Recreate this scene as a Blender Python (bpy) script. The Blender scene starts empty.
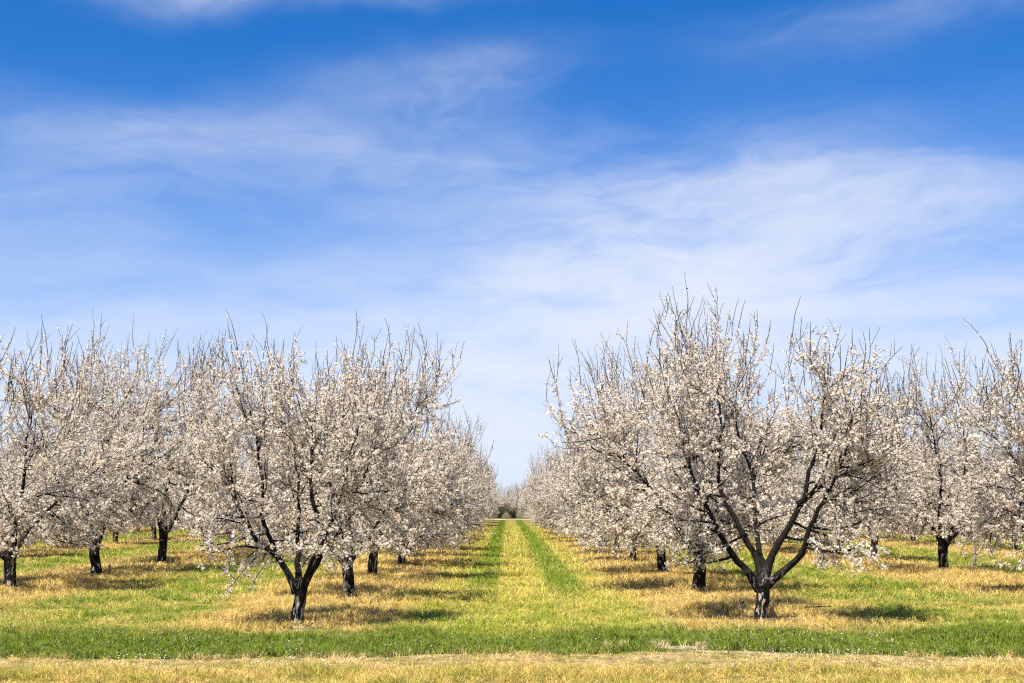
import bpy, math, random
import numpy as np
from mathutils import Vector

R = math.radians
sc = bpy.context.scene
COL = sc.collection

# ------------------------------------------------------------------ camera
cam_d = bpy.data.cameras.new('camera')
cam = bpy.data.objects.new('camera', cam_d); COL.objects.link(cam)
cam_d.sensor_width = 36.0
cam_d.lens = 36.0 * 1200.0 / 1024.0
cam_d.clip_start = 0.1; cam_d.clip_end = 20000
EYE = 1.75
cam.location = (0, 0, EYE)
cam.rotation_euler = (R(90) + math.atan(163.5/1200.0), 0, -math.atan(4/1200.0))
sc.camera = cam

# ------------------------------------------------------------------ light
SUN_EL, SUN_AZ = R(60), R(209)          # azimuth clockwise from +Y: behind the camera, to the left
world = bpy.data.worlds.new('World'); sc.world = world; world.use_nodes = True
sun_d = bpy.data.lights.new('sun', 'SUN'); sun_d.energy = 5.0; sun_d.angle = R(0.53); sun_d.color = (1.0, 0.93, 0.80)
sun = bpy.data.objects.new('sun', sun_d); COL.objects.link(sun)
sdir = Vector((math.sin(SUN_AZ)*math.cos(SUN_EL), math.cos(SUN_AZ)*math.cos(SUN_EL), math.sin(SUN_EL)))
sun.rotation_euler = sdir.to_track_quat('Z', 'Y').to_euler()
sun.location = (0, -20, 40)

sc.view_settings.view_transform = 'Standard'
sc.view_settings.look = 'None'
sc.view_settings.exposure = 1.16
sc.view_settings.gamma = 1.0
sc.view_settings.use_curve_mapping = False
sc.render.engine = 'CYCLES'
sc.cycles.max_bounces = 6
sc.cycles.diffuse_bounces = 4
sc.cycles.transmission_bounces = 4
sc.cycles.glossy_bounces = 2
sc.cycles.use_denoising = False
sc.cycles.filter_width = 1.2


class NT:
    """small helper for node graphs"""
    def __init__(s, tree):
        s.t = tree; s.n = tree.nodes; s.l = tree.links; s.n.clear()
    def node(s, kind, **kw):
        n = s.n.new(kind)
        for k, v in kw.items(): setattr(n, k, v)
        return n
    def put(s, sock, v):
        if hasattr(v, 'is_linked') or isinstance(v, bpy.types.NodeSocket): s.l.new(v, sock)
        elif v is not None:
            try: sock.default_value = v
            except Exception: sock.default_value = (*v, 1.0)
    def m(s, op, a, b=None, c=None, clamp=False):
        n = s.node('ShaderNodeMath', operation=op, use_clamp=clamp)
        for i, v in enumerate((a, b, c)):
            if v is not None: s.put(n.inputs[i], v)
        return n.outputs[0]
    def mix(s, f, a, b, blend='MIX'):
        n = s.node('ShaderNodeMix', data_type='RGBA', blend_type=blend)
        s.put(n.inputs[0], f)
        for k, v in ((6, a), (7, b)):
            if isinstance(v, tuple) and len(v) == 3: v = (*v, 1.0)
            s.put(n.inputs[k], v)
        return n.outputs[2]
    def ss(s, x, lo, hi, a=0.0, b=1.0):
        n = s.node('ShaderNodeMapRange', interpolation_type='SMOOTHSTEP')
        s.put(n.inputs[0], x)
        n.inputs[1].default_value = lo; n.inputs[2].default_value = hi
        n.inputs[3].default_value = a; n.inputs[4].default_value = b
        return n.outputs[0]
    def xyz(s, x, y, z):
        n = s.node('ShaderNodeCombineXYZ')
        for i, v in enumerate((x, y, z)): s.put(n.inputs[i], v)
        return n.outputs[0]
    def noise(s, vec, scale, detail=4, rough=0.5, dist=0.0):
        n = s.node('ShaderNodeTexNoise')
        if vec is not None: s.put(n.inputs['Vector'], vec)
        n.inputs['Scale'].default_value = scale; n.inputs['Detail'].default_value = detail
        n.inputs['Roughness'].default_value = rough; n.inputs['Distortion'].default_value = dist
        return n.outputs['Fac']


def build_world():
    g = NT(world.node_tree)
    out = g.node('ShaderNodeOutputWorld'); bg = g.node('ShaderNodeBackground')
    sky = g.node('ShaderNodeTexSky', sky_type='NISHITA')
    sky.sun_disc = False; sky.sun_elevation = SUN_EL; sky.sun_rotation = SUN_AZ
    sky.altitude = 200; sky.air_density = 1.0; sky.dust_density = 0.4; sky.ozone_density = 2.5
    tc = g.node('ShaderNodeTexCoord')
    sep = g.node('ShaderNodeSeparateXYZ'); g.l.new(tc.outputs['Generated'], sep.inputs[0])
    X, Y, Z = sep.outputs
    az = g.m('MULTIPLY', g.m('ARCTAN2', X, Y), 180/math.pi)          # degrees, 0 straight ahead
    el = g.m('MULTIPLY', g.m('ARCSINE', Z), 180/math.pi)
    # warp
    v0 = g.xyz(g.m('MULTIPLY', az, 0.045), g.m('MULTIPLY', el, 0.10), 3.1)
    w1 = g.m('MULTIPLY', g.m('SUBTRACT', g.noise(v0, 1.6, 4, 0.55), 0.5), 7.0)
    w2 = g.m('MULTIPLY', g.m('SUBTRACT', g.noise(g.xyz(g.m('MULTIPLY', az, 0.045), g.m('MULTIPLY', el, 0.10), 9.7), 1.6, 4, 0.55), 0.5), 5.0)
    azw = g.m('ADD', az, w1); elw = g.m('ADD', el, w2)
    def blob(a0, e0, sa, se, rot, k):
        c, s_ = math.cos(R(rot)), math.sin(R(rot))
        da = g.m('SUBTRACT', azw, a0); de = g.m('SUBTRACT', elw, e0)
        p = g.m('DIVIDE', g.m('ADD', g.m('MULTIPLY', da, c), g.m('MULTIPLY', de, s_)), sa)
        q = g.m('DIVIDE', g.m('SUBTRACT', g.m('MULTIPLY', de, c), g.m('MULTIPLY', da, s_)), se)
        d = g.m('ADD', g.m('MULTIPLY', p, p), g.m('MULTIPLY', q, q))
        return g.m('MULTIPLY', g.m('EXPONENT', g.m('MULTIPLY', d, -1.0)), k)
    tot = None
    for b in BLOBS:
        o = blob(*b)
        tot = o if tot is None else g.m('ADD', tot, o)
    # streaky detail along shallow diagonals
    u = g.m('ADD', g.m('MULTIPLY', azw, 0.06), g.m('MULTIPLY', elw, 0.05))
    v = g.m('SUBTRACT', g.m('MULTIPLY', elw, 0.30), g.m('MULTIPLY', azw, 0.03))
    n1 = g.noise(g.xyz(u, v, 0.0), 1.3, 6, 0.50, 0.3)
    n2 = g.noise(g.xyz(g.m('MULTIPLY', u, 2.0), g.m('MULTIPLY', v, 1.3), 5.0), 2.8, 6, 0.56, 0.6)
    n = g.m('ADD', g.m('MULTIPLY', n1, 0.7), g.m('MULTIPLY', n2, 0.3))
    nn = g.ss(n, 0.28, 0.74, 0.25, 1.60)
    cl = g.m('MULTIPLY', tot, nn)
    # thin even veil, stronger towards the horizon
    veil = g.m('MULTIPLY', g.m('EXPONENT', g.m('MULTIPLY', g.m('POWER', g.m('DIVIDE', g.m('MAXIMUM', el, 0.0), 10.0), 2.0), -1.0)), 0.95)
    cl = g.m('ADD', cl, g.m('MULTIPLY', veil, g.ss(n1, 0.2, 0.8, 0.85, 1.15)))
    cl = g.m('SUBTRACT', 1.0, g.m('EXPONENT', g.m('MULTIPLY', cl, -1.45)))
    # clear-air colour: deeper and cleaner blue than the raw sky
    base = g.mix(1.0, sky.outputs[0], SKY_TINT, 'MULTIPLY')
    col = g.mix(cl, base, CLOUD)
    g.l.new(col, bg.inputs[0]); bg.inputs[1].default_value = 0.074
    g.l.new(bg.outputs[0], out.inputs[0])

#          az     el    s_az  s_el  rot   k
BLOBS = [(-12.0, 23.6,  7.0,  0.9,   2,  0.55),
         ( -3.0, 19.7,  5.5,  1.2,   6,  0.26),
         (-12.0, 17.0, 14.0,  1.4,   0,  0.24),
         (-20.0, 14.0, 16.0,  3.0,   0,  0.12),
         ( 13.0, 15.0, 12.0,  1.3,  -5,  0.34),
         ( 13.0, 12.0, 13.0,  3.6,  -4,  0.50),
         (  5.0,  9.5, 10.0,  3.6,  10,  0.85),
         (  3.0,  3.0, 40.0,  5.0,   0,  0.95),
         ( 20.0, 22.0,  9.0,  1.4,   3,  0.12)]
SKY_TINT = (0.06, 0.50, 0.98)
CLOUD = (4.95, 5.25, 6.0)
build_world()


# ------------------------------------------------------------------ objects
def tag(o, label=None, cat=None, group=None, kind=None):
    if label: o['label'] = label
    if cat: o['category'] = cat
    if group: o['group'] = group
    if kind: o['kind'] = kind
    return o

def raw_mesh(name, V, F, mat, smooth=False, attrs=None):
    """V (n,3) array, F list of (m,k) index arrays"""
    me = bpy.data.meshes.new(name)
    if not isinstance(F, list): F = [F]
    F = [f for f in F if len(f)]
    V = np.asarray(V, np.float32)
    me.vertices.add(len(V)); me.vertices.foreach_set('co', V.ravel())
    nl = sum(f.size for f in F); npoly = sum(len(f) for f in F)
    me.loops.add(nl); me.polygons.add(npoly)
    me.loops.foreach_set('vertex_index', np.concatenate([f.ravel() for f in F]).astype(np.int32))
    tot = np.concatenate([np.full(len(f), f.shape[1]) for f in F]).astype(np.int32)
    st = np.concatenate([[0], np.cumsum(tot)[:-1]]).astype(np.int32)
    me.polygons.foreach_set('loop_start', st)
    if smooth: me.polygons.foreach_set('use_smooth', np.ones(npoly, bool))
    me.update(calc_edges=True)
    for k, (dom, typ, data) in (attrs or {}).items():
        a = me.attributes.new(k, typ, dom)
        a.data.foreach_set('value' if typ == 'FLOAT' else 'color', np.asarray(data, np.float32).ravel())
    me.materials.append(mat)
    return me

def link(name, me, parent=None, loc=None):
    o = bpy.data.objects.new(name, me); COL.objects.link(o)
    if parent: o.parent = parent
    if loc: o.location = loc
    return o


class Tubes:
    """collects tapered tubes into one mesh"""
    def __init__(s): s.V = []; s.Q = []; s.T = []; s.n = 0
    def add(s, P, rad, k, lump=0.0, rng=None, cap=True):
        P = np.asarray(P, float); rad = np.asarray(rad, float); m = len(P)
        T = np.gradient(P, axis=0); T /= np.linalg.norm(T, axis=1)[:, None] + 1e-9
        ref = np.array([0.31, 0.95, 0.05]) if abs(T[0][2]) > .5 else np.array([0.05, 0.1, 1.0])
        u = ref - T*(T@ref)[:, None]; u /= np.linalg.norm(u, axis=1)[:, None]
        w = np.cross(T, u)
        a = np.arange(k)*2*math.pi/k
        r = np.repeat(rad[:, None], k, 1)
        if lump: r = r*(1+lump*(rng.random((m, k))-.5)*2)
        V = P[:, None, :] + r[:, :, None]*(np.cos(a)[None, :, None]*u[:, None, :] + np.sin(a)[None, :, None]*w[:, None, :])
        s.V.append(V.reshape(-1, 3))
        i = np.arange(m-1)[:, None]*k; j = np.arange(k)[None, :]; j2 = (j+1) % k
        s.Q.append((np.stack([i+j, i+j2, i+k+j2, i+k+j], -1).reshape(-1, 4))+s.n)
        s.n += m*k
        if cap:
            s.V.append(P[-1:] + T[-1:]*rad[-1]*.6)
            e = (m-1)*k; jj = np.arange(k)
            s.T.append(np.stack([e+jj, e+(jj+1) % k, np.full(k, m*k)], -1)+s.n-m*k)
            s.n += 1
    def mesh(s, name, mat):
        return raw_mesh(name, np.concatenate(s.V), [np.concatenate(s.Q)]+([np.concatenate(s.T)] if s.T else []), mat, smooth=True)


# ------------------------------------------------------------------ materials
def material(name):
    m = bpy.data.materials.new(name); m.use_nodes = True
    return m, NT(m.node_tree)

def mat_bark():
    m, g = material('bark')
    out = g.node('ShaderNodeOutputMaterial'); p = g.node('ShaderNodeBsdfPrincipled')
    tc = g.node('ShaderNodeTexCoord'); o = tc.outputs['Object']
    mp = g.node('ShaderNodeMapping'); g.l.new(o, mp.inputs[0]); mp.inputs['Scale'].default_value = (1, 1, .35)
    n1 = g.noise(mp.outputs[0], 38, 6, .65); n2 = g.noise(mp.outputs[0], 9, 4, .6, 1.5)
    c = g.mix(g.ss(n1, .35, .7), (.006, .005, .0045), (.021, .018, .015))
    sep = g.node('ShaderNodeSeparateXYZ'); g.l.new(o, sep.inputs[0]); sz_ = sep.outputs[2]
    # pale lichen patches, on the trunk only
    c = g.mix(g.m('MULTIPLY', g.ss(n2, .52, .58), g.ss(sz_, .45, .95, 1.0, .0)), c, (.33, .28, .24))
    g.l.new(c, p.inputs['Base Color']); p.inputs['Roughness'].default_value = .95; p.inputs['Specular IOR Level'].default_value = .12
    b = g.node('ShaderNodeBump'); g.l.new(n1, b.inputs['Height']); b.inputs['Strength'].default_value = .7; b.inputs['Distance'].default_value = .02
    g.l.new(b.outputs[0], p.inputs['Normal']); g.l.new(p.outputs[0], out.inputs[0])
    return m

def mat_twig():
    m, g = material('twig_bark')
    out = g.node('ShaderNodeOutputMaterial'); p = g.node('ShaderNodeBsdfPrincipled')
    tc = g.node('ShaderNodeTexCoord')
    n = g.noise(tc.outputs['Object'], 14, 3, .6)
    g.l.new(g.mix(g.ss(n, .35, .65), (.022, .018, .014), (.085, .068, .055)), p.inputs['Base Color'])
    p.inputs['Roughness'].default_value = .85; p.inputs['Specular IOR Level'].default_value = .2
    g.l.new(p.outputs[0], out.inputs[0])
    return m

def mat_petal():
    m, g = material('petal')
    out = g.node('ShaderNodeOutputMaterial')
    at = g.node('ShaderNodeAttribute', attribute_name='tone')
    c = g.mix(at.outputs['Fac'], (.96, .92, .84), (.84, .66, .55))
    d = g.node('ShaderNodeBsdfDiffuse'); t = g.node('ShaderNodeBsdfTranslucent')
    g.l.new(c, d.inputs[0]); g.l.new(c, t.inputs[0])
    mx = g.node('ShaderNodeMixShader'); mx.inputs[0].default_value = .48
    g.l.new(d.outputs[0], mx.inputs[1]); g.l.new(t.outputs[0], mx.inputs[2])
    g.l.new(mx.outputs[0], out.inputs[0])
    return m

def mat_leaf(name, a, b):
    m, g = material(name)
    out = g.node('ShaderNodeOutputMaterial')
    at = g.node('ShaderNodeAttribute', attribute_name='tone')
    c = g.mix(at.outputs['Fac'], a, b)
    d = g.node('ShaderNodeBsdfDiffuse'); t = g.node('ShaderNodeBsdfTranslucent')
    g.l.new(c, d.inputs[0]); g.l.new(c, t.inputs[0])
    mx = g.node('ShaderNodeMixShader'); mx.inputs[0].default_value = .3
    g.l.new(d.outputs[0], mx.inputs[1]); g.l.new(t.outputs[0], mx.inputs[2])
    g.l.new(mx.outputs[0], out.inputs[0])
    return m

ROWS_R = [3.7, 10.9, 18.2, 25.4, 32.6, 39.8]
ROWS_L = [-3.2, -10.05, -17.1, -24.2, -31.3, -38.4]

STRAW = (.65, .50, .20)
STRAW2 = (.42, .32, .11)
OLIVE = (.28, .32, .035)
GREEN = (.095, .175, .007)
GREEN2 = (.19, .29, .014)
DUST = (.62, .50, .31)

def ground_colour(g, pos):
    """the orchard floor's own colour by place: straw under the rows, green in the alleys and along the headland"""
    sep = g.node('ShaderNodeSeparateXYZ'); g.l.new(pos, sep.inputs[0])
    X, Y, _ = sep.outputs
    flat = g.xyz(X, Y, 0.0)
    st = g.xyz(g.m('MULTIPLY', X, .55), Y, 0.0)
    nb = g.noise(flat, .55, 5, .6)           # big patches
    nm = g.noise(st, 2.3, 5, .62)            # middling patches
    nf = g.noise(flat, 14, 4, .65)           # fine
    def near(x0, lo, hi, amp=.8):
        d = g.m('ABSOLUTE', g.m('SUBTRACT', X, x0))
        d = g.m('ADD', d, g.m('MULTIPLY', g.m('SUBTRACT', nm, .5), amp))
        return g.ss(d, lo, hi, 1.0, 0.0)
    # straw strips under the tree rows
    xs = g.m('ADD', X, -.28)
    cell = g.m('ABSOLUTE', g.m('SUBTRACT', g.m('MODULO', g.m('ADD', g.m('ABSOLUTE', xs), 0.0), 7.05), 3.5))   # 0 at a row
    rowd = g.m('ADD', cell, g.m('MULTIPLY', g.m('SUBTRACT', nb, .5), 3.4))
    row = g.ss(rowd, 1.0, 2.5, 1.0, 0.0)
    patch = g.ss(g.m('ADD', g.m('MULTIPLY', nm, .7), g.m('MULTIPLY', nb, .3)), .44, .54)
    alley = g.mix(patch, g.mix(nf, OLIVE, STRAW), g.mix(nf, GREEN, GREEN2))
    rowc = g.mix(g.ss(nm, .60, .74), g.mix(g.ss(nf, .35, .65), STRAW2, STRAW), OLIVE)
    c = g.mix(row, alley, rowc)
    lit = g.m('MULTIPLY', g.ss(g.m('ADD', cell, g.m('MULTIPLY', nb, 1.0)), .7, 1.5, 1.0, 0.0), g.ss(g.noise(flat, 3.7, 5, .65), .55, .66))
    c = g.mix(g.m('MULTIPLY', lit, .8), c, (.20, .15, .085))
    weeds = g.ss(g.noise(flat, 6.5, 4, .6), .56, .66)
    c = g.mix(g.m('MULTIPLY', weeds, .55), c, (.13, .15, .03))
    # the main alley: two green wheel tracks, pale yellow-green between
    inm = g.m('MULTIPLY', near(.35, 1.6, 2.3, 1.2), 1.0)
    mid = g.mix(g.ss(nm, .42, .62), g.mix(nf, (.40, .41, .06), STRAW), OLIVE)
    mid = g.mix(g.m('MULTIPLY', g.ss(g.m('ADD', Y, g.m('MULTIPLY', nb, 8.0)), 22.0, 29.0, 1.0, 0.0), g.ss(nm, .40, .56)), mid, g.mix(nf, GREEN2, OLIVE))
    c = g.mix(inm, c, mid)
    fade = g.ss(g.m('ADD', Y, g.m('MULTIPLY', nb, 6.0)), 25.0, 31.0)
    tr = g.m('MAXIMUM', near(1.25, .26, .52, 1.0), g.m('MULTIPLY', near(-.58, .20, .44, .9), 1.0))
    tr = g.m('MULTIPLY', tr, g.m('ADD', g.m('MULTIPLY', fade, .85), .12))
    tr = g.m('MULTIPLY', tr, g.ss(nb, .28, .5, .45, 1.0))
    c = g.mix(tr, c, g.mix(nf, GREEN, GREEN2))
    # headland: lush green band, then the dusty straw track in front
    yb = g.m('ADD', Y, g.m('ADD', g.m('MULTIPLY', g.m('SUBTRACT', nm, .5), 4.5), g.m('MULTIPLY', g.m('SUBTRACT', nf, .5), 2.0)))
    band = g.m('MULTIPLY', g.ss(yb, 16.2, 17.6, 1.0, 0.0), 1.0)
    c = g.mix(band, c, g.mix(g.ss(nf, .3, .7), GREEN, (.12, .19, .010)))
    bare = g.m('MULTIPLY', g.ss(g.noise(st, .9, 4, .6), .68, .72), band)
    c = g.mix(bare, c, DUST)
    yf = g.m('ADD', Y, g.m('ADD', g.m('MULTIPLY', g.m('SUBTRACT', nm, .5), .5), g.m('MULTIPLY', g.m('SUBTRACT', nf, .5), .5)))
    for (bx, by, ba, bb) in ((1.55, 15.5, .55, .34), (2.05, 15.0, .45, .24), (3.0, 14.7, 1.2, .14), (6.9, 14.0, 1.2, .12)):
        dd = g.m('ADD', g.m('POWER', g.m('ABSOLUTE', g.m('DIVIDE', g.m('SUBTRACT', X, bx), ba)), 2.0), g.m('POWER', g.m('ABSOLUTE', g.m('DIVIDE', g.m('SUBTRACT', Y, by), bb)), 2.0))
        c = g.mix(g.ss(g.m('ADD', dd, g.m('MULTIPLY', nf, 1.2)), .9, 1.6, 1.0, 0.0), c, (.58, .48, .32))
    c = g.mix(g.m('MULTIPLY', weeds, .45), c, (.07, .11, .02))
    frnt = g.ss(yf, 14.4, 14.6, 1.0, 0.0)
    dry = g.mix(g.ss(nm, .40, .60), g.mix(nf, STRAW2, STRAW), g.mix(nf, (.30, .24, .06), OLIVE))
    c = g.mix(frnt, c, dry)
    path = g.m('MULTIPLY', frnt, g.ss(yf, 13.3, 13.65))
    c = g.mix(g.m('MULTIPLY', path, g.ss(nm, .30, .62, 1.0, .25)), c, g.mix(g.ss(nf, .35, .7), DUST, (.50, .37, .17)))
    c = g.mix(g.ss(Y, 139.5, 140.5), c, (.24, .20, .09))
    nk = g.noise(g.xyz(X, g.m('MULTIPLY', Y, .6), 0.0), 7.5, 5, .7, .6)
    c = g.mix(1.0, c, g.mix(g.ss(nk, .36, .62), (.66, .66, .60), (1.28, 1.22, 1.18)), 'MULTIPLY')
    return c, nf, nm

def mat_ground():
    m, g = material('orchard_floor')
    out = g.node('ShaderNodeOutputMaterial'); p = g.node('ShaderNodeBsdfPrincipled')
    geo = g.node('ShaderNodeNewGeometry')
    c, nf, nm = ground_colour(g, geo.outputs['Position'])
    c = g.mix(1.0, c, (.46, .44, .42), 'MULTIPLY')  # darkened to put shade into the gaps between the blades
    g.l.new(c, p.inputs['Base Color']); p.inputs['Roughness'].default_value = 1.0
    p.inputs['Specular IOR Level'].default_value = .1
    b = g.node('ShaderNodeBump'); g.l.new(nf, b.inputs['Height']); b.inputs['Strength'].default_value = .8; b.inputs['Distance'].default_value = .05
    g.l.new(b.outputs[0], p.inputs['Normal']); g.l.new(p.outputs[0], out.inputs[0])
    return m

def mat_grass():
    m, g = material('grass_blades')
    out = g.node('ShaderNodeOutputMaterial')
    geo = g.node('ShaderNodeNewGeometry')
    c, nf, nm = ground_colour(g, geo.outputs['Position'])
    at = g.node('ShaderNodeAttribute', attribute_name='tone')
    c = g.mix(g.m('MULTIPLY', at.outputs['Fac'], .32), c, g.mix(at.outputs['Fac'], STRAW, (.74, .64, .40)))
    c = g.mix(1.0, c, (1.12, 1.1, 1.0), 'MULTIPLY')
    d = g.node('ShaderNodeBsdfDiffuse'); t = g.node('ShaderNodeBsdfTranslucent')
    g.l.new(c, d.inputs[0]); g.l.new(c, t.inputs[0])
    mx = g.node('ShaderNodeMixShader'); mx.inputs[0].default_value = .35
    g.l.new(d.outputs[0], mx.inputs[1]); g.l.new(t.outputs[0], mx.inputs[2])
    g.l.new(mx.outputs[0], out.inputs[0])
    return m

def mat_plain(name, col, rough=.8):
    m, g = material(name)
    out = g.node('ShaderNodeOutputMaterial'); p = g.node('ShaderNodeBsdfPrincipled')
    tc = g.node('ShaderNodeTexCoord'); n = g.noise(tc.outputs['Object'], 30, 4, .6)
    g.l.new(g.mix(g.ss(n, .3, .7), tuple(x*.75 for x in col), tuple(min(1, x*1.15) for x in col)), p.inputs['Base Color'])
    p.inputs['Roughness'].default_value = rough
    g.l.new(p.outputs[0], out.inputs[0])
    return m

BARK, TWIG, PETAL = mat_bark(), mat_twig(), mat_petal()
GROUND, GRASS = mat_ground(), mat_grass()


# ------------------------------------------------------------------ the ground
_rg = np.random.default_rng(5)
_K = [(_rg.uniform(.05, 2.2), _rg.uniform(0, 2*math.pi), _rg.uniform(0, 2*math.pi)) for _ in range(26)]
def hgt(x, y):
    z = np.zeros(np.broadcast(x, y).shape)
    for f, a, p in _K:
        z = z + np.sin((x*math.cos(a)+y*math.sin(a))*f*2.2+p)*(.011/(f+.35))
    m = np.clip((y-17.)/3., 0, 1)
    d = np.abs(np.mod(np.abs(x-.28), 7.05)-3.5)
    z = z*.8 + .06*np.exp(-(d/1.1)**2)*m
    return z*np.clip((220-y)/60., 0, 1)

def ground():
    xs = np.unique(np.concatenate([[-3000, -1200, -500, -250, -160], np.linspace(-110, 110, 441), [160, 250, 500, 1200, 3000]]))
    ys = np.unique(np.concatenate([[-600, -200, -60, -20, -5], np.arange(0, 60, .25), np.arange(60, 150, 1.), np.arange(150, 240, 5.), [260, 400, 800, 1800, 4000]]))
    Xg, Yg = np.meshgrid(xs, ys)
    Z = hgt(Xg, Yg) - np.where((np.abs(Xg) > 111), 0.0, 0)
    V = np.stack([Xg, Yg, Z], -1).reshape(-1, 3)
    nx, ny = len(xs), len(ys)
    i = np.arange(ny-1)[:, None]*nx + np.arange(nx-1)[None, :]
    Q = np.stack([i, i+1, i+1+nx, i+nx], -1).reshape(-1, 4)
    o = link('ground', raw_mesh('ground', V, Q, GROUND, smooth=True))
    tag(o, kind='structure')
ground()

def far_road():
    m, g = material('road_dirt')
    out = g.node('ShaderNodeOutputMaterial'); p = g.node('ShaderNodeBsdfPrincipled')
    geo = g.node('ShaderNodeNewGeometry')
    n = g.noise(geo.outputs['Position'], 1.2, 5, .6)
    g.l.new(g.mix(n, (.30, .24, .17), (.46, .38, .28)), p.inputs['Base Color']); p.inputs['Roughness'].default_value = .95
    g.l.new(p.outputs[0], out.inputs[0])
    xs = np.linspace(-110, 110, 221)
    V = np.array([[x, y+.3*math.sin(x*.4+y), hgt(np.array(x), np.array(y)).item()+.05] for y in (141.0, 142.5, 144.0, 145.5) for x in xs])
    i = np.arange(3)[:, None]*221 + np.arange(220)[None, :]
    tag(link('dirt_road', raw_mesh('dirt_road', V, np.stack([i, i+1, i+222, i+221], -1).reshape(-1, 4), m)), kind='structure')
far_road()


# ------------------------------------------------------------------ grass blades
def blades(name, label, zones, seed):
    r = np.random.default_rng(seed)
    Vs, Fs, Ts, n0 = [], [], [], 0
    for (y0, y1, dens, w, hfun, lk) in zones:
        half = lambda y: .435*y+.8
        area = (half(y0)+half(y1))*(y1-y0)
        n = int(area*dens)
        y = r.uniform(y0, y1, n*2); x = r.uniform(-1, 1, n*2)*half(y1)
        k = np.abs(x) < half(y); x, y = x[k][:n], y[k][:n]
        h, keep = hfun(x, y, r)
        x, y, h = x[keep], y[keep], h[keep]; n = len(x)
        if not n: continue
        z = hgt(x, y)-.006
        a = r.uniform(0, 2*math.pi, n); ww = w*r.uniform(.6, 1.3, n)
        lean = r.uniform(.2, lk, n)*h; la = r.uniform(0, 2*math.pi, n)
        dx, dy = np.cos(a)*ww*.5, np.sin(a)*ww*.5
        lx, ly = np.cos(la)*lean, np.sin(la)*lean
        b0 = np.stack([x-dx, y-dy, z], -1); b1 = np.stack([x+dx, y+dy, z], -1)
        m1 = np.stack([x+dx*.8+lx*.35, y+dy*.8+ly*.35, z+h*.6], -1)
        m0 = np.stack([x-dx*.8+lx*.35, y-dy*.8+ly*.35, z+h*.6], -1)
        t = np.stack([x+lx, y+ly, z+h*np.clip(1-.25*(lean/h), .42, 1)], -1)
        V = np.stack([b0, b1, m1, m0, t], 1).reshape(-1, 3)
        i = np.arange(n)[:, None]*5+n0
        Vs.append(V); Fs.append((i+np.array([[0, 1, 2, 3]]), i+np.array([[3, 2, 4]])))
        tone = r.random(n)**2
        Ts.append(np.repeat(tone, 5)); n0 += n*5
    me = raw_mesh(name, np.concatenate(Vs), [np.concatenate([f[0] for f in Fs]), np.concatenate([f[1] for f in Fs])], GRASS,
                  attrs={'tone': ('POINT', 'FLOAT', np.concatenate(Ts))})
    tag(link(name, me), label, 'grass', kind='stuff')

def patchy(x, y):
    return (np.sin(x*1.9+1.3*np.sin(y*1.1))+np.sin(y*2.3+1.7*np.sin(x*.8+1))+np.sin((x+y)*4.1)*.6+np.sin(x*7.3-y*3.1)*.5)/3.1

def clump(x, y):
    return np.sin(x*13+2*np.sin(y*9))*np.sin(y*15+2*np.sin(x*11+1))+.5*np.sin(x*29+y*17)

def h_green(x, y, r):
    e0 = 14.5+.12*patchy(x*2, y); e1 = 17.0+.5*patchy(x, y)
    inb = (y > e0) & (y < e1)
    h = r.uniform(.05, .13, len(x))*(.85+.35*patchy(x*.7+3, y))*(1+.35*clump(x*.8, y*.8))
    bare = patchy(x*.6+9, y*1.1) > .80
    rag = 1+.6*clump(x*.6, y*.6)
    bare = bare | ((((x-1.55)/.62)**2+((y-15.35)/.62)**2 < rag) | (((x-2.05)/.5)**2+((y-14.85)/.45)**2 < rag) | (((x-3.3)/1.4)**2+((y-14.6)/.3)**2 < rag)) & (r.random(len(x)) < .985)
    return np.clip(h, .03, .2), inb & ~bare
def h_dry(x, y, r):
    front = y < 13.3+.15*patchy(x*2, y)
    path = ~front & (y < 14.6)
    back = y > 16.8
    h = r.uniform(.025, .075, len(x))*(1+.7*patchy(x*1.3, y*1.3))
    h = h*(1+1.2*clump(x, y))
    h = np.where(path, h*.45, h)
    d = np.abs(np.mod(np.abs(x-.28), 7.05)-3.5)
    h = np.where(back & (d < 1.8), h*1.25, h)
    keep = front | (path & (r.random(len(x)) < .75)) | back
    return np.clip(h, .012, .16), keep
def h_far(x, y, r):
    h, k = h_dry(x, y, r)
    return h*1.15, k

blades('grass', 'lush green grass along the headland in front of the trees', [(14.2, 18.0, 4600, .008, h_green, 1.1)], 1)
blades('dry_grass', 'straw-coloured and yellow-green mown grass over the orchard floor',
       [(11.4, 14.7, 3600, .006, h_dry, 2.4), (16.8, 22, 2400, .0075, h_dry, 2.2), (22, 32, 1000, .011, h_far, 2.0), (32, 55, 400, .019, h_far, 1.6), (55, 95, 90, .035, h_far, 1.2)], 2)


# ------------------------------------------------------------------ almond trees
UP = np.array([0, 0, 1.])
def unit(v): return v/(np.linalg.norm(v)+1e-9)

def walk(rng, p, d, length, seg, wob, up, zmax=99):
    """a wandering polyline that bends towards UP by `up` per metre"""
    n = max(2, int(round(length/seg))); s = length/n
    P = [p]
    for i in range(n):
        d = unit(d + rng.normal(0, wob, 3)*math.sqrt(s) + UP*up*s)
        p = p + d*s; P.append(p)
    return np.array(P)

def tangent(P, i):
    a, b = P[max(0, i-1)], P[min(len(P)-1, i+1)]
    return unit(b-a)

def side_dir(rng, t, lo, hi, outward=None, bias=.0):
    """a direction at lo..hi degrees off t"""
    q = unit(np.cross(t, rng.normal(0, 1, 3)))
    if outward is not None: q = unit(q + outward*bias); q = unit(q - t*np.dot(q, t))
    a = R(rng.uniform(lo, hi))
    return unit(t*math.cos(a)+q*math.sin(a))

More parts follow.
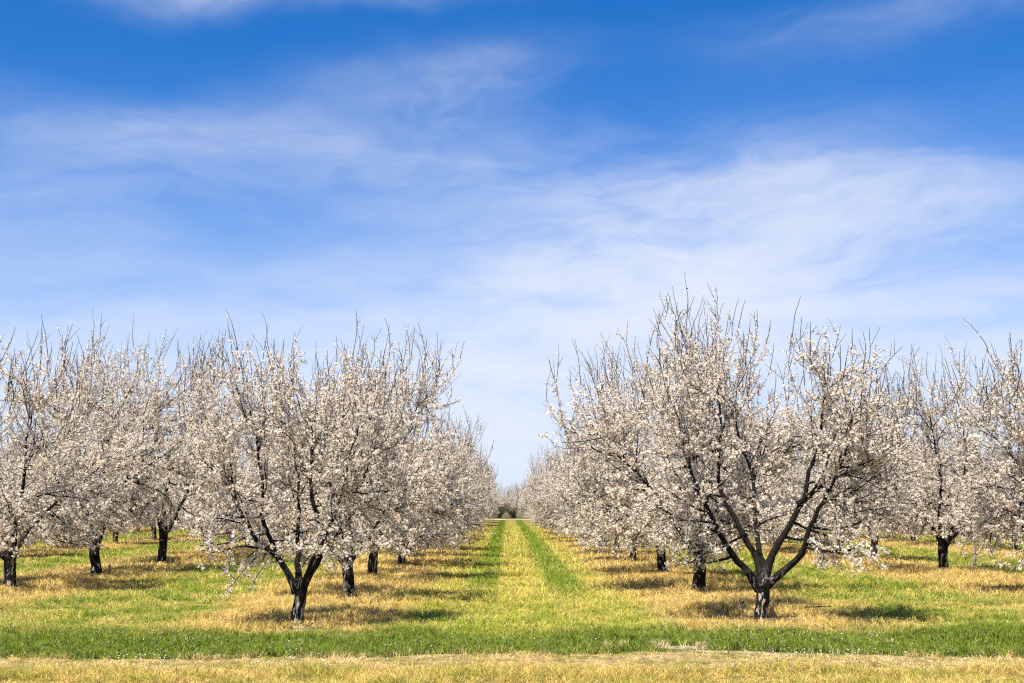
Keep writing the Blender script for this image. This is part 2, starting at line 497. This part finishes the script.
def at_len(P, f):
    L = np.concatenate([[0], np.cumsum(np.linalg.norm(np.diff(P, axis=0), axis=1))])
    s = f*L[-1]; i = min(len(P)-2, int(np.searchsorted(L, s)-1)) if s > 0 else 0
    i = max(i, 0)
    u = (s-L[i])/(L[i+1]-L[i]+1e-9)
    return P[i]*(1-u)+P[i+1]*u, tangent(P, i)

def resample(pts, n):
    pts = np.asarray(pts, float)
    L = np.concatenate([[0], np.cumsum(np.linalg.norm(np.diff(pts, axis=0), axis=1))])
    s = np.linspace(0, L[-1], n)
    out = np.stack([np.interp(s, L, pts[:, k]) for k in range(3)], 1)
    for _ in range(2): out[1:-1] = (out[:-2]+2*out[1:-1]+out[2:])/4
    return out

RC, ZC, HC = 2.25, 2.70, 2.0       # crown radius, mid height, half height
ZMIN = .42
def inside(p, k=1.0):
    r = math.hypot(p[0], p[1])
    v = (p[2]-ZC)/HC
    if v < 0: v *= .76
    return (r/RC)**2 + v**2 < 1.12*k and p[2] > ZMIN

def make_tree(seed, limbs=None, fork=.62, r0=.094, dens=1.0, skirt=5, zmin=.42, rc=2.25, droop=()):
    global ZMIN, RC
    ZMIN, RC = zmin, rc
    rng = np.random.default_rng(seed)
    base = np.array([0, 0, -.12]); lean = rng.normal(0, .05, 2)
    top = np.array([lean[0], lean[1], fork+.06])
    if limbs is not None: top = np.array([.07, 0, fork+.06])
    tr = resample([base, base*.3+top*.2+[0, 0, .12], (base+top)/2+[rng.normal(0, .02), rng.normal(0, .02), 0], top], 10)
    fz = np.linspace(0, 1, 10)
    rad = r0*(1.0+.85*np.exp(-fz*7)+.22*fz**3)
    T = Tubes(); T.add(tr, rad, 16, .09, rng)
    parts = []
    L1 = []
    if limbs is None:
        n = rng.integers(4, 6); a0 = rng.uniform(0, 2*math.pi)
        for i in range(n):
            a = a0+i*2*math.pi/n+rng.normal(0, .25); inc = R(rng.uniform(28, 50))
            d = np.array([math.cos(a)*math.sin(inc), math.sin(a)*math.sin(inc), math.cos(inc)])
            p0 = top+np.array([math.cos(a)*.03, math.sin(a)*.03, -.10+rng.uniform(-.06, .04)])
            P = walk(rng, p0, d, rng.uniform(2.9, 3.5), .13, .34, .12)
            kk = [i for i in range(len(P)) if math.hypot(P[i][0], P[i][1]) < 1.7]; P = P[:max(kk)+1]
            L1.append((P, rng.uniform(.042, .058)))
    else:
        for pts, r in limbs:
            P = resample(pts, 22); P[3:] += np.cumsum(rng.normal(0, .014, (19, 3)), 0)
            L1.append((P, r))
    L2, L3, L4, W = [], [], [], []
    limb_meshes = []
    cen = np.array([0, 0, 2.2])
    for P, r in L1:
        B = Tubes(); f = np.linspace(0, 1, len(P))
        B.add(P, r*(1-.86*f**.7)*(1+.45*np.exp(-f*14))+.004, 10, .12, rng)
        n2 = int(rng.integers(11, 14))
        for j in range(n2):
            s = .22+.78*(j+rng.random())/n2
            p, t = at_len(P, min(s, 1)); rr = r*(1-.78*s**.9)*.42+.003
            out = unit((p-cen)*np.array([1, 1, .35]))
            d = side_dir(rng, t, 28, 68, out, .55)
            if s < .5: d = unit(d*.8+out*.6-UP*rng.uniform(.1, .55))
            ln = rng.uniform(.9, 1.75)*(1-.35*s)
            Q = walk(rng, p, d, ln, .12, .35, .35 if s > .4 else .05)
            k = [i for i in range(len(Q)) if i < 3 or inside(Q[i])]
            Q = Q[:max(k)+1]
            if len(Q) < 4: continue
            ff = np.linspace(0, 1, len(Q))
            B.add(Q, rr*(1-.8*ff)+.002, 6)
            L2.append((Q, rr))
        for j in range(skirt):
            p, t = at_len(P, rng.uniform(.22, .5)); a = math.atan2(p[1], p[0])+rng.normal(0, .8)
            d = unit(np.array([math.cos(a), math.sin(a), rng.uniform(-.15, .3)]))
            Q = walk(rng, p, d, rng.uniform(1.3, 2.1), .12, .3, -.46)
            k = [i for i in range(len(Q)) if i < 2 or (Q[i][2] > zmin-.04 and math.hypot(Q[i][0], Q[i][1]) < 2.15)]
            Q = Q[:max(k)+1]
            if len(Q) > 3:
                B.add(Q, .014*(1-.8*np.linspace(0, 1, len(Q)))+.002, 6); L2.append((Q, .014))
        L2.append((P[len(P)//2:], r*.4))
        limb_meshes.append(B)
    for pts, r in droop:
        Q = resample(pts, 12); limb_meshes[0].add(Q, r*(1-.7*np.linspace(0, 1, 12)), 6); L2.append((Q, r))
    TW = Tubes()
    for Q, r in L2:
        ln = np.linalg.norm(np.diff(Q, axis=0), axis=1).sum()
        for j in range(max(3, int(ln*9.5*dens))):
            s = rng.uniform(.08, 1.0); p, t = at_len(Q, s)
            out = unit((p-cen)*np.array([1, 1, .5]))
            d = side_dir(rng, t, 30, 80, out, .25)
            low = p[2] < 2.1
            S = walk(rng, p, d, rng.uniform(.35, 1.05), .10, .38, ((-.9 if zmin < .6 else -.35) if low and rng.random() < .65 else 1.5))
            kk = rng.uniform(.78, 1.35)
            k = [i for i in range(len(S)) if i < 2 or inside(S[i], kk)]
            S = S[:max(k)+1]
            if len(S) < 3: continue
            rr = min(r*.5, .0065)
            TW.add(S, rr*(1-.6*np.linspace(0, 1, len(S)))+.001, 4, cap=False)
            L3.append(S)
    for S in L3:
        ln = np.linalg.norm(np.diff(S, axis=0), axis=1).sum()
        for j in range(int(ln*8)):
            p, t = at_len(S, rng.uniform(.1, 1))
            d = side_dir(rng, t, 30, 85)
            X = walk(rng, p, d, rng.uniform(.05, .19), .07, .5, .5)
            TW.add(X, np.linspace(.0035, .0018, len(X)), 3, cap=False)
            L4.append(X)
    # upright whips: last year's shoots standing out of the top of the crown
    src = [S for S in L3+[q for q, _ in L2] if S[-1][2] > 2.9]
    rng.shuffle(src) if False else None
    idx = rng.permutation(len(src))[:105]
    for i in idx:
        S = src[i]
        if S[-1][2] < 3.2 and rng.random() < .5: continue
        d = unit(np.array([rng.normal(0, .22), rng.normal(0, .22), 1])+.15*unit(S[-1]-cen))
        ln = rng.uniform(.25, .75) if rng.random() < .85 else rng.uniform(.65, .9)
        X = walk(rng, S[-1], d, ln, .09, .28, .35)
        TW.add(X, np.linspace(.0075, .0035, len(X)), 4)
        W.append(X)
        for _ in range(rng.integers(0, 3)):
            p, t = at_len(X, rng.uniform(.1, .7))
            Y = walk(rng, p, side_dir(rng, t, 20, 45), rng.uniform(.15, .4), .1, .15, .3)
            TW.add(Y, np.linspace(.005, .003, len(Y)), 3); W.append(Y)
    # ---- flowers along the wood, in small clusters on spurs
    pos, axs = [], []
    def sprinkle(P, per_m, spread, cl=4):
        seg = np.linalg.norm(np.diff(P, axis=0), axis=1); L = seg.sum()
        n = rng.poisson(L*per_m/cl)
        for _ in range(n):
            p, t = at_len(P, rng.random())
            q = unit(np.cross(t, rng.normal(0, 1, 3)))
            c = p+q*rng.uniform(.008, .03)
            k = rng.integers(1, cl*2)
            o = rng.normal(0, spread, (k, 3))
            pos.append(c+o)
            nn = rng.normal(0, .75, (k, 3))+q+UP*.25
            axs.append(nn)
    for X in L4: sprinkle(X, FL4, .015)
    for S in L3: sprinkle(S, FL3, .016)
    for Q, r in L2: sprinkle(Q, 46, .022)
    for pts, r in droop: sprinkle(resample(pts, 12), 150, .035)
    for X in W: sprinkle(X[:max(3, int(len(X)*rng.uniform(.5, .95)))], rng.uniform(14, 48), .011, 2)
    for X in W: sprinkle(X, 2.5, .010, 2)
    pos = np.concatenate(pos); axs = np.concatenate(axs)
    return dict(trunk=T, limbs=limb_meshes, twigs=TW, fp=pos, fa=axs, rng=rng)

FL4, FL3 = 82, 86

def flower_mesh(name, pos, ax, rng):
    n = len(pos)
    ax = ax/(np.linalg.norm(ax, axis=1)[:, None]+1e-9)
    u = np.cross(ax, rng.normal(0, 1, (n, 3))); u /= np.linalg.norm(u, axis=1)[:, None]+1e-9
    w = np.cross(ax, u)
    size = rng.uniform(.013, .0205, n)*np.where(rng.random(n) < .16, .55, 1)
    cup = rng.uniform(.05, .65, n)
    V = []; 
    for k in range(5):
        a = k*2*math.pi/5
        def pt(r, da, z):
            aa = a+da
            return pos + (size*r)[:, None]*(u*math.cos(aa)+w*math.sin(aa)) + ax*(size*z*cup)[:, None]
        V += [pt(.08, 0, 0), pt(.72, -.46, .35), pt(1.08, 0, .62), pt(.72, .46, .35)]
    V = np.stack(V, 1).reshape(-1, 3)
    Q = (np.arange(n*5)[:, None]*4+np.arange(4)[None, :])
    tone = np.clip(rng.normal(.22, .2, n), 0, 1); tone[rng.random(n) < .10] = .95
    t5 = np.repeat(tone, 20)
    t5[::4] = np.clip(t5[::4]+.5, 0, 1)
    return raw_mesh(name, V, Q, PETAL, attrs={'tone': ('POINT', 'FLOAT', t5)})

def leaf_mesh(pos, rng):  # olive flecks added to colour the shaded gaps between flowers
    n = int(len(pos)*.26)
    c = pos[rng.integers(0, len(pos), n)]+rng.normal(0, .02, (n, 3))
    ax = rng.normal(0, 1, (n, 3)); ax /= np.linalg.norm(ax, axis=1)[:, None]
    u = np.cross(ax, rng.normal(0, 1, (n, 3))); u /= np.linalg.norm(u, axis=1)[:, None]+1e-9; w = np.cross(ax, u)
    s = rng.uniform(.012, .024, n)[:, None]
    V = np.stack([c-u*s, c+w*s*.42, c+u*s, c-w*s*.42], 1).reshape(-1, 3)
    return raw_mesh('young_leaves', V, np.arange(n*4).reshape(-1, 4), LEAF, attrs={'tone': ('POINT', 'FLOAT', np.repeat(rng.random(n), 4))})

def tree_kit(seed, **kw):
    d = make_tree(seed, **kw)
    kit = {'trunk': d['trunk'].mesh('trunk', BARK), 'limbs': [b.mesh('limb', BARK) for b in d['limbs']],
           'twigs': d['twigs'].mesh('twigs', TWIG), 'young_leaves': leaf_mesh(d['fp'], d['rng']), 'blossom': flower_mesh('blossom', d['fp'], d['fa'], d['rng'])}
    print('tree', seed, 'flowers', len(d['fp']), 'limbs', len(d['limbs']))
    return kit

LEAF = mat_leaf('young_leaf', (.13, .15, .025), (.20, .16, .05))
# the two trees at the front, limb by limb as they stand (x across, y back, z up, metres from the trunk's foot)
HERO_R = [([(.02, 0, .52), (-.14, -.05, .74), (-.34, -.12, .98), (-.56, -.2, 1.25), (-.80, -.3, 1.75), (-1.05, -.4, 2.4), (-1.2, -.5, 3.2)], .062),
          ([(.05, .02, .62), (.04, .10, .92), (-.12, .25, 1.4), (-.34, .35, 1.95), (-.45, .45, 2.3), (-.38, .5, 2.8), (-.45, .6, 3.7)], .060),
          ([(.09, .02, .62), (.18, .02, .98), (.42, 0, 1.45), (.66, -.05, 1.95), (.78, -.1, 2.4), (.98, -.1, 2.85), (1.1, -.1, 3.8)], .064),
          ([(.12, 0, .58), (.30, -.10, .74), (.54, -.25, .98), (.68, -.4, 1.35), (.92, -.6, 2.0), (1.2, -.8, 2.7), (1.3, -.9, 3.3)], .058),
          ([(.10, .05, .60), (.16, .3, .95), (.1, .7, 1.5), (.2, 1.1, 2.2), (.05, 1.2, 3.0), (.0, 1.2, 3.9)], .052),
          ([(.62, -.05, 1.85), (.95, -.12, 2.12), (1.35, -.2, 2.35), (1.95, -.25, 2.75), (2.2, -.3, 3.0)], .034)]
HERO_L = [([(0, 0, .50), (-.10, -.05, .72), (-.28, -.1, 1.0), (-.46, -.18, 1.35), (-.58, -.22, 1.7), (-.52, -.3, 2.2), (-.65, -.35, 3.0), (-.8, -.4, 3.6)], .058),
          ([(.06, 0, .55), (.20, .0, .78), (.38, -.02, 1.05), (.46, -.02, 1.35), (.30, .0, 1.75), (.18, .05, 2.1), (.1, .05, 2.7), (.15, .1, 3.6)], .064),
          ([(.02, .03, .60), (-.02, .15, .95), (-.1, .45, 1.5), (-.15, .7, 2.3), (-.3, .9, 3.2)], .054),
          ([(.44, -.02, 1.28), (.65, .1, 1.6), (.95, .2, 2.0), (1.15, .3, 2.6), (1.3, .35, 3.3)], .040),
          ([(-.30, -.1, 1.05), (-.7, -.3, 1.35), (-.95, -.45, 1.8), (-1.1, -.55, 2.5), (-1.2, -.6, 3.1)], .036),
          ([(.1, -.03, .62), (.35, -.35, 1.1), (.75, -.6, 1.7), (.95, -.7, 2.4), (1.1, -.8, 3.1)], .040)]

KITS = [tree_kit(11, limbs=HERO_R, skirt=0, zmin=.85, rc=2.2, dens=.88, droop=[([(-.5, -.15, 1.2), (-.8, -.3, 1.15), (-.95, -.4, .85)], .012), ([(.66, -.35, 1.3), (.85, -.5, 1.2), (.95, -.5, .85)], .012)]), tree_kit(12, limbs=HERO_L, skirt=0, zmin=.85, rc=1.88, dens=.85, droop=[([(-.36, -.12, 1.15), (-.62, -.35, 1.12), (-.85, -.5, .82), (-1.08, -.6, .50)], .012), ([(-.30, -.1, 1.0), (-.48, -.3, .98), (-.62, -.4, .76), (-.70, -.45, .55)], .010), ([(.42, -.05, 1.15), (.6, -.3, 1.1), (.72, -.4, .8)], .010)])] + [tree_kit(s, dens=q, zmin=z, skirt=k) for s, q, z, k in ((21, 1.0, .72, 2), (22, 1.1, .68, 2), (23, .9, .42, 5), (24, .85, .42, 5), (25, 1.0, .68, 3))]

GROUP = 'blossoming almond trees planted in rows'
def place_tree(kit, x, y, rot, sx, sz, label):
    e = bpy.data.objects.new('almond_tree', None); COL.objects.link(e)
    e.location = (x, y, float(hgt(np.array(x), np.array(y)))); e.rotation_euler = (0, 0, rot); e.scale = (sx, sx, sz)
    e.empty_display_size = .3
    tag(e, label, 'almond tree', GROUP)
    link('trunk', kit['trunk'], e)
    for lm in kit['limbs']: link('limb', lm, e)
    tag(link('twigs', kit['twigs'], e), kind='stuff')
    tag(link('young_leaves', kit['young_leaves'], e), kind='stuff')
    tag(link('blossom', kit['blossom'], e), kind='stuff')

ORD = ['nearest', 'second', 'third', 'fourth', 'fifth', 'sixth', 'seventh', 'eighth', 'ninth', 'tenth']
rr = random.Random(77)

def row(xr, ys, side, idx, special, upto):
    where = {0: f'the {side} row beside the alley', 1: f'the second row {side} of the alley',
             2: f'the third row {side} of the alley'}.get(idx, f'the farther rows {side} of the alley')
    for i, y in enumerate(ys):
        kit = KITS[rr.choice([2, 3, 4, 5, 6, 4, 5, 4, 5])]
        x, rot, sx, sz = xr+rr.uniform(-.22, .22), rr.uniform(0, 6.28), rr.uniform(.97, 1.12), rr.uniform(1.0, 1.14)
        if i < upto and idx < 3:
            lab = f'blossoming almond tree, {ORD[i]} from the front in {where}'
        else:
            lab = f'small far-off blossoming almond tree deep in {where}'
        if i in special:
            s = special[i]; kit = KITS[s[0]]; x = s[1]; rot = s[2]; sx = s[3]; sz = s[4]
            if len(s) > 5: lab = s[5]
        place_tree(kit, x, y, rot, sx, sz, lab)

seq = lambda a, b, s=6.0: [a+s*i+rr.uniform(-.25, .25) for i in range(int((b-a)/s)+1)]
row(3.7, [18.5, 24.8, 30.8]+seq(37, 138), 'right', 0,
    {0: (0, 3.80, 0, .98, .95, 'open vase-shaped almond tree at the front right with dark limbs and mottled trunk'),
     1: (3, 3.88, 1.0, 1.28, 1.28, 'tall almond tree with a straight dark trunk just behind the open front right tree'),
     2: (5, 3.90, 2.0, 1.14, 1.28)}, 9)
row(-3.2, [18.05, 22.8, 28.8]+seq(34.8, 138), 'left', 0,
    {0: (1, -3.11, 0, .87, .90, 'almond tree at the front left with a crooked forked trunk above a fallen stick'),
     1: (2, -2.95, 2.6, 1.0, 1.1, 'almond tree with a slim trunk screened by low blossom, just behind the front left tree'),
     2: (6, -3.2, .5, 1.08, 1.2, 'almond tree with a leaning dark trunk, third from the front left of the alley')}, 9)
row(-10.05, [19.2, 25.3, 30.0, 35.9, 41.2]+seq(47, 112), 'left', 1,
    {0: (4, -10.6, 1, 1.0, 1.0, 'almond tree cut off by the left edge, shading the grass there'),
     1: (6, -10.3, 3.9, 1.18, 1.13, 'almond tree at the left edge with a thick dark trunk on a mound of litter'),
     2: (2, -10.1, 1.4, 1.18, 1.4, 'almond tree with a stake by its trunk, second trunk from the left edge'),
     3: (3, -10.2, 4.0, 1.2, 1.58, 'almond tree with straight trunk, third trunk from the left edge')}, 8)
row(10.9, [18.8, 25.0, 31.3, 37.8]+seq(43.8, 112), 'right', 1,
    {0: (2, 11.9, 1, 1.0, 1.0, 'almond tree beyond the right edge of the front line'),
     1: (4, 11.0, 3.3, 1.2, 1.12, 'almond tree at the right edge whose limbs reach in over the grass'),
     2: (6, 11.2, 5.4, 1.15, 1.18, 'almond tree with a dark forked trunk standing clear on the right'),
     3: (3, 11.35, 1.3, 1.1, 1.3, 'almond tree just left of and behind the clear forked one on the right')}, 8)
row(18.8, seq(44.7, 105), 'right', 2, {}, 5)
row(-17.1, seq(41.0, 105), 'left', 2, {}, 5)
row(25.4, seq(57, 105), 'right', 3, {}, 0)
row(-24.2, seq(55, 105), 'left', 3, {}, 0)
row(32.6, seq(73, 110), 'right', 4, {}, 0)
row(-31.3, seq(71, 110), 'left', 4, {}, 0)
row(39.8, seq(89, 112), 'right', 5, {}, 0)
row(-38.4, seq(87, 112), 'left', 5, {}, 0)
for (x, y) in [(-7.2, 172), (-3.2, 171), (.6, 172), (4.2, 171), (8, 172), (-1.4, 178), (2.5, 178), (-.6, 184), (3.6, 185), (-5, 186)]:
    place_tree(KITS[rr.choice([4, 5])], x, y, rr.uniform(0, 6), 1.1, 1.05, 'hazy almond tree closing the end of the alley beyond the dirt road')


# ------------------------------------------------------------------ small things
SHRUB = mat_leaf('shrub_leaf', (.04, .055, .03), (.12, .13, .07))
def shrub(x, y, w, h, seed, label):
    r = np.random.default_rng(seed)
    e = bpy.data.objects.new('shrub', None); COL.objects.link(e)
    e.location = (x, y, float(hgt(np.array(x), np.array(y)))); tag(e, label, 'shrub', 'dark shrubs beyond the dirt road')
    S = Tubes()
    tips = []
    for i in range(26):
        a = r.uniform(0, 2*math.pi); k = r.uniform(.1, 1)
        P = resample([(0, 0, -.05), (math.cos(a)*w*.2*k, math.sin(a)*w*.2*k, h*.4), (math.cos(a)*w*.5*k, math.sin(a)*w*.5*k, h*r.uniform(.6, 1))], 7)
        S.add(P, np.linspace(.02, .005, 7), 5); tips.append(P)
    link('stems', S.mesh('stems', TWIG), e)
    n = 3800
    tp = np.concatenate(tips); c = tp[r.integers(0, len(tp), n)]+r.normal(0, .13, (n, 3)); c[:, 2] = np.clip(c[:, 2], .05, None)
    s = r.uniform(.03, .07, n)
    ax = r.normal(0, 1, (n, 3)); ax /= np.linalg.norm(ax, axis=1)[:, None]
    u = np.cross(ax, r.normal(0, 1, (n, 3))); u /= np.linalg.norm(u, axis=1)[:, None]
    w2 = np.cross(ax, u)
    V = np.stack([c-u*s[:, None], c+w2*s[:, None]*.45, c+u*s[:, None], c-w2*s[:, None]*.45], 1).reshape(-1, 3)
    tag(link('foliage', raw_mesh('foliage', V, np.arange(n*4).reshape(-1, 4), SHRUB, attrs={'tone': ('POINT', 'FLOAT', np.repeat(r.random(n), 4))}), e), kind='stuff')
shrub(-1.15, 160, 2.9, 1.7, 1, 'dark evergreen shrub left of centre at the end of the alley')
shrub(.75, 161, 2.2, 1.35, 2, 'smaller dark evergreen shrub right of its twin at the end of the alley')
shrub(-3.4, 164, 2.6, 1.3, 3, 'grey-green shrub half hidden by the left row at the end of the alley')

IRON = mat_plain('dark_stake', (.035, .035, .04), .5)
def stake(x, y, h, label):
    z = float(hgt(np.array(x), np.array(y)))
    e = bpy.data.objects.new('irrigation_stake', None); COL.objects.link(e); e.location = (x, y, z)
    tag(e, label, 'stake', 'short stakes beside trunks')
    T = Tubes(); T.add([(0, 0, -.05), (0.004, 0, h*.5), (0, 0, h)], [.013, .012, .012], 8); link('post', T.mesh('post', IRON), e)
    T = Tubes(); T.add([(0, 0, h-.005), (0, 0, h+.008), (0, 0, h+.035), (0, 0, h+.05)], [.014, .026, .026, .012], 10); link('head', T.mesh('head', IRON), e)
stake(3.70, 19.3, .17, 'short dark stake with a wide head just left of the front right trunk')
stake(-9.82, 30.1, .22, 'short dark stake just right of the second trunk from the left edge')

def stick(x, y, rot, L, r, seed, label):
    rg = np.random.default_rng(seed)
    P = walk(rg, np.zeros(3), np.array([1, 0, 0.]), L, .08, .25, 0)
    P[:, 2] = 0
    c, s = math.cos(rot), math.sin(rot)
    P = P@np.array([[c, s, 0], [-s, c, 0], [0, 0, 1]])
    T = Tubes(); T.add(P, np.linspace(r, r*.45, len(P)), 7, .1, rg)
    Q = walk(rg, P[len(P)//2], unit(P[-1]-P[0]+np.array([0, .5, .25])), L*.35, .06, .2, 0); T.add(Q, np.linspace(r*.5, r*.2, len(Q)), 5)
    o = link('fallen_branch', T.mesh('fallen_branch', BARK))
    o.location = (x, y, float(hgt(np.array(x), np.array(y)))+.045)
    tag(o, label, 'fallen branch', 'fallen branches under the trees')
stick(-3.2, 17.5, -.22, .55, .020, 1, 'short dark stick lying in front of the front left trunk')
stick(-3.05, 22.1, .5, .5, .018, 2, 'dark broken branch at the foot of the slim second tree on the left')
stick(-1.5, 24.3, .12, .8, .020, 3, 'long thin dark strip lying in the dry grass left of the alley')  # this and the next: thin dark tubes laid flat in the grass
stick(-.9, 26.0, -.1, .6, .016, 4, 'thin dark strip lying at the edge of the left wheel track')
stick(4.9, 20.2, .3, .5, .015, 5, 'thin branch lying right of the front right tree')

# fallen petals
def petals():
    r = np.random.default_rng(9)
    n = 42000
    y = r.uniform(13.0, 45, n)**1.0; x = r.uniform(-1, 1, n)*(.435*y+1)
    d = np.abs(np.mod(np.abs(x-.28), 7.05)-3.5)
    k = r.random(n) < np.exp(-(d/1.7)**2)*.9+.18
    x, y = x[k], y[k]; n = len(x)
    z = hgt(x, y)+r.uniform(.015, .07, n)
    s = r.uniform(.006, .011, n)
    ax = r.normal(0, .5, (n, 3))+UP; ax /= np.linalg.norm(ax, axis=1)[:, None]
    u = np.cross(ax, r.normal(0, 1, (n, 3))); u /= np.linalg.norm(u, axis=1)[:, None]; w = np.cross(ax, u)
    c = np.stack([x, y, z], -1)
    V = np.stack([c-u*s[:, None], c+w*s[:, None]*.8, c+u*s[:, None], c-w*s[:, None]*.8], 1).reshape(-1, 3)
    tag(link('fallen_petals', raw_mesh('fallen_petals', V, np.arange(n*4).reshape(-1, 4), PETAL, attrs={'tone': ('POINT', 'FLOAT', np.repeat(r.random(n)*.4, 4))})),
        'white petals scattered over the grass under the trees', 'petals', kind='stuff')
petals()

def litter():
    r = np.random.default_rng(31)
    C = []
    for o in bpy.data.objects:
        if o.name.startswith('almond_tree') and o.location.y < 48:
            n = 420; a = r.uniform(0, 2*math.pi, n); d = np.abs(r.normal(0, .38, n))+.06
            C.append(np.stack([o.location.x+d*np.cos(a)*1.3, o.location.y+d*np.sin(a), np.zeros(n)], -1))
    c = np.concatenate(C); n = len(c)
    c[:, 2] = hgt(c[:, 0], c[:, 1])+r.uniform(.01, .06, n)
    ax = r.normal(0, .45, (n, 3))+UP; ax /= np.linalg.norm(ax, axis=1)[:, None]
    u = np.cross(ax, r.normal(0, 1, (n, 3))); u /= np.linalg.norm(u, axis=1)[:, None]; w = np.cross(ax, u)
    s = r.uniform(.012, .040, n)[:, None]; k = r.uniform(.15, .5, n)[:, None]
    V = np.stack([c-u*s, c+w*s*k, c+u*s, c-w*s*k], 1).reshape(-1, 3)
    m = mat_leaf('dead_leaf', (.045, .032, .022), (.36, .27, .19))
    tag(link('leaf_litter', raw_mesh('leaf_litter', V, np.arange(n*4).reshape(-1, 4), m, attrs={'tone': ('POINT', 'FLOAT', np.repeat(r.random(n)**1.5, 4))})),
        'brown dead leaves and bark bits around the trunk feet', 'leaf litter', kind='stuff')
litter()
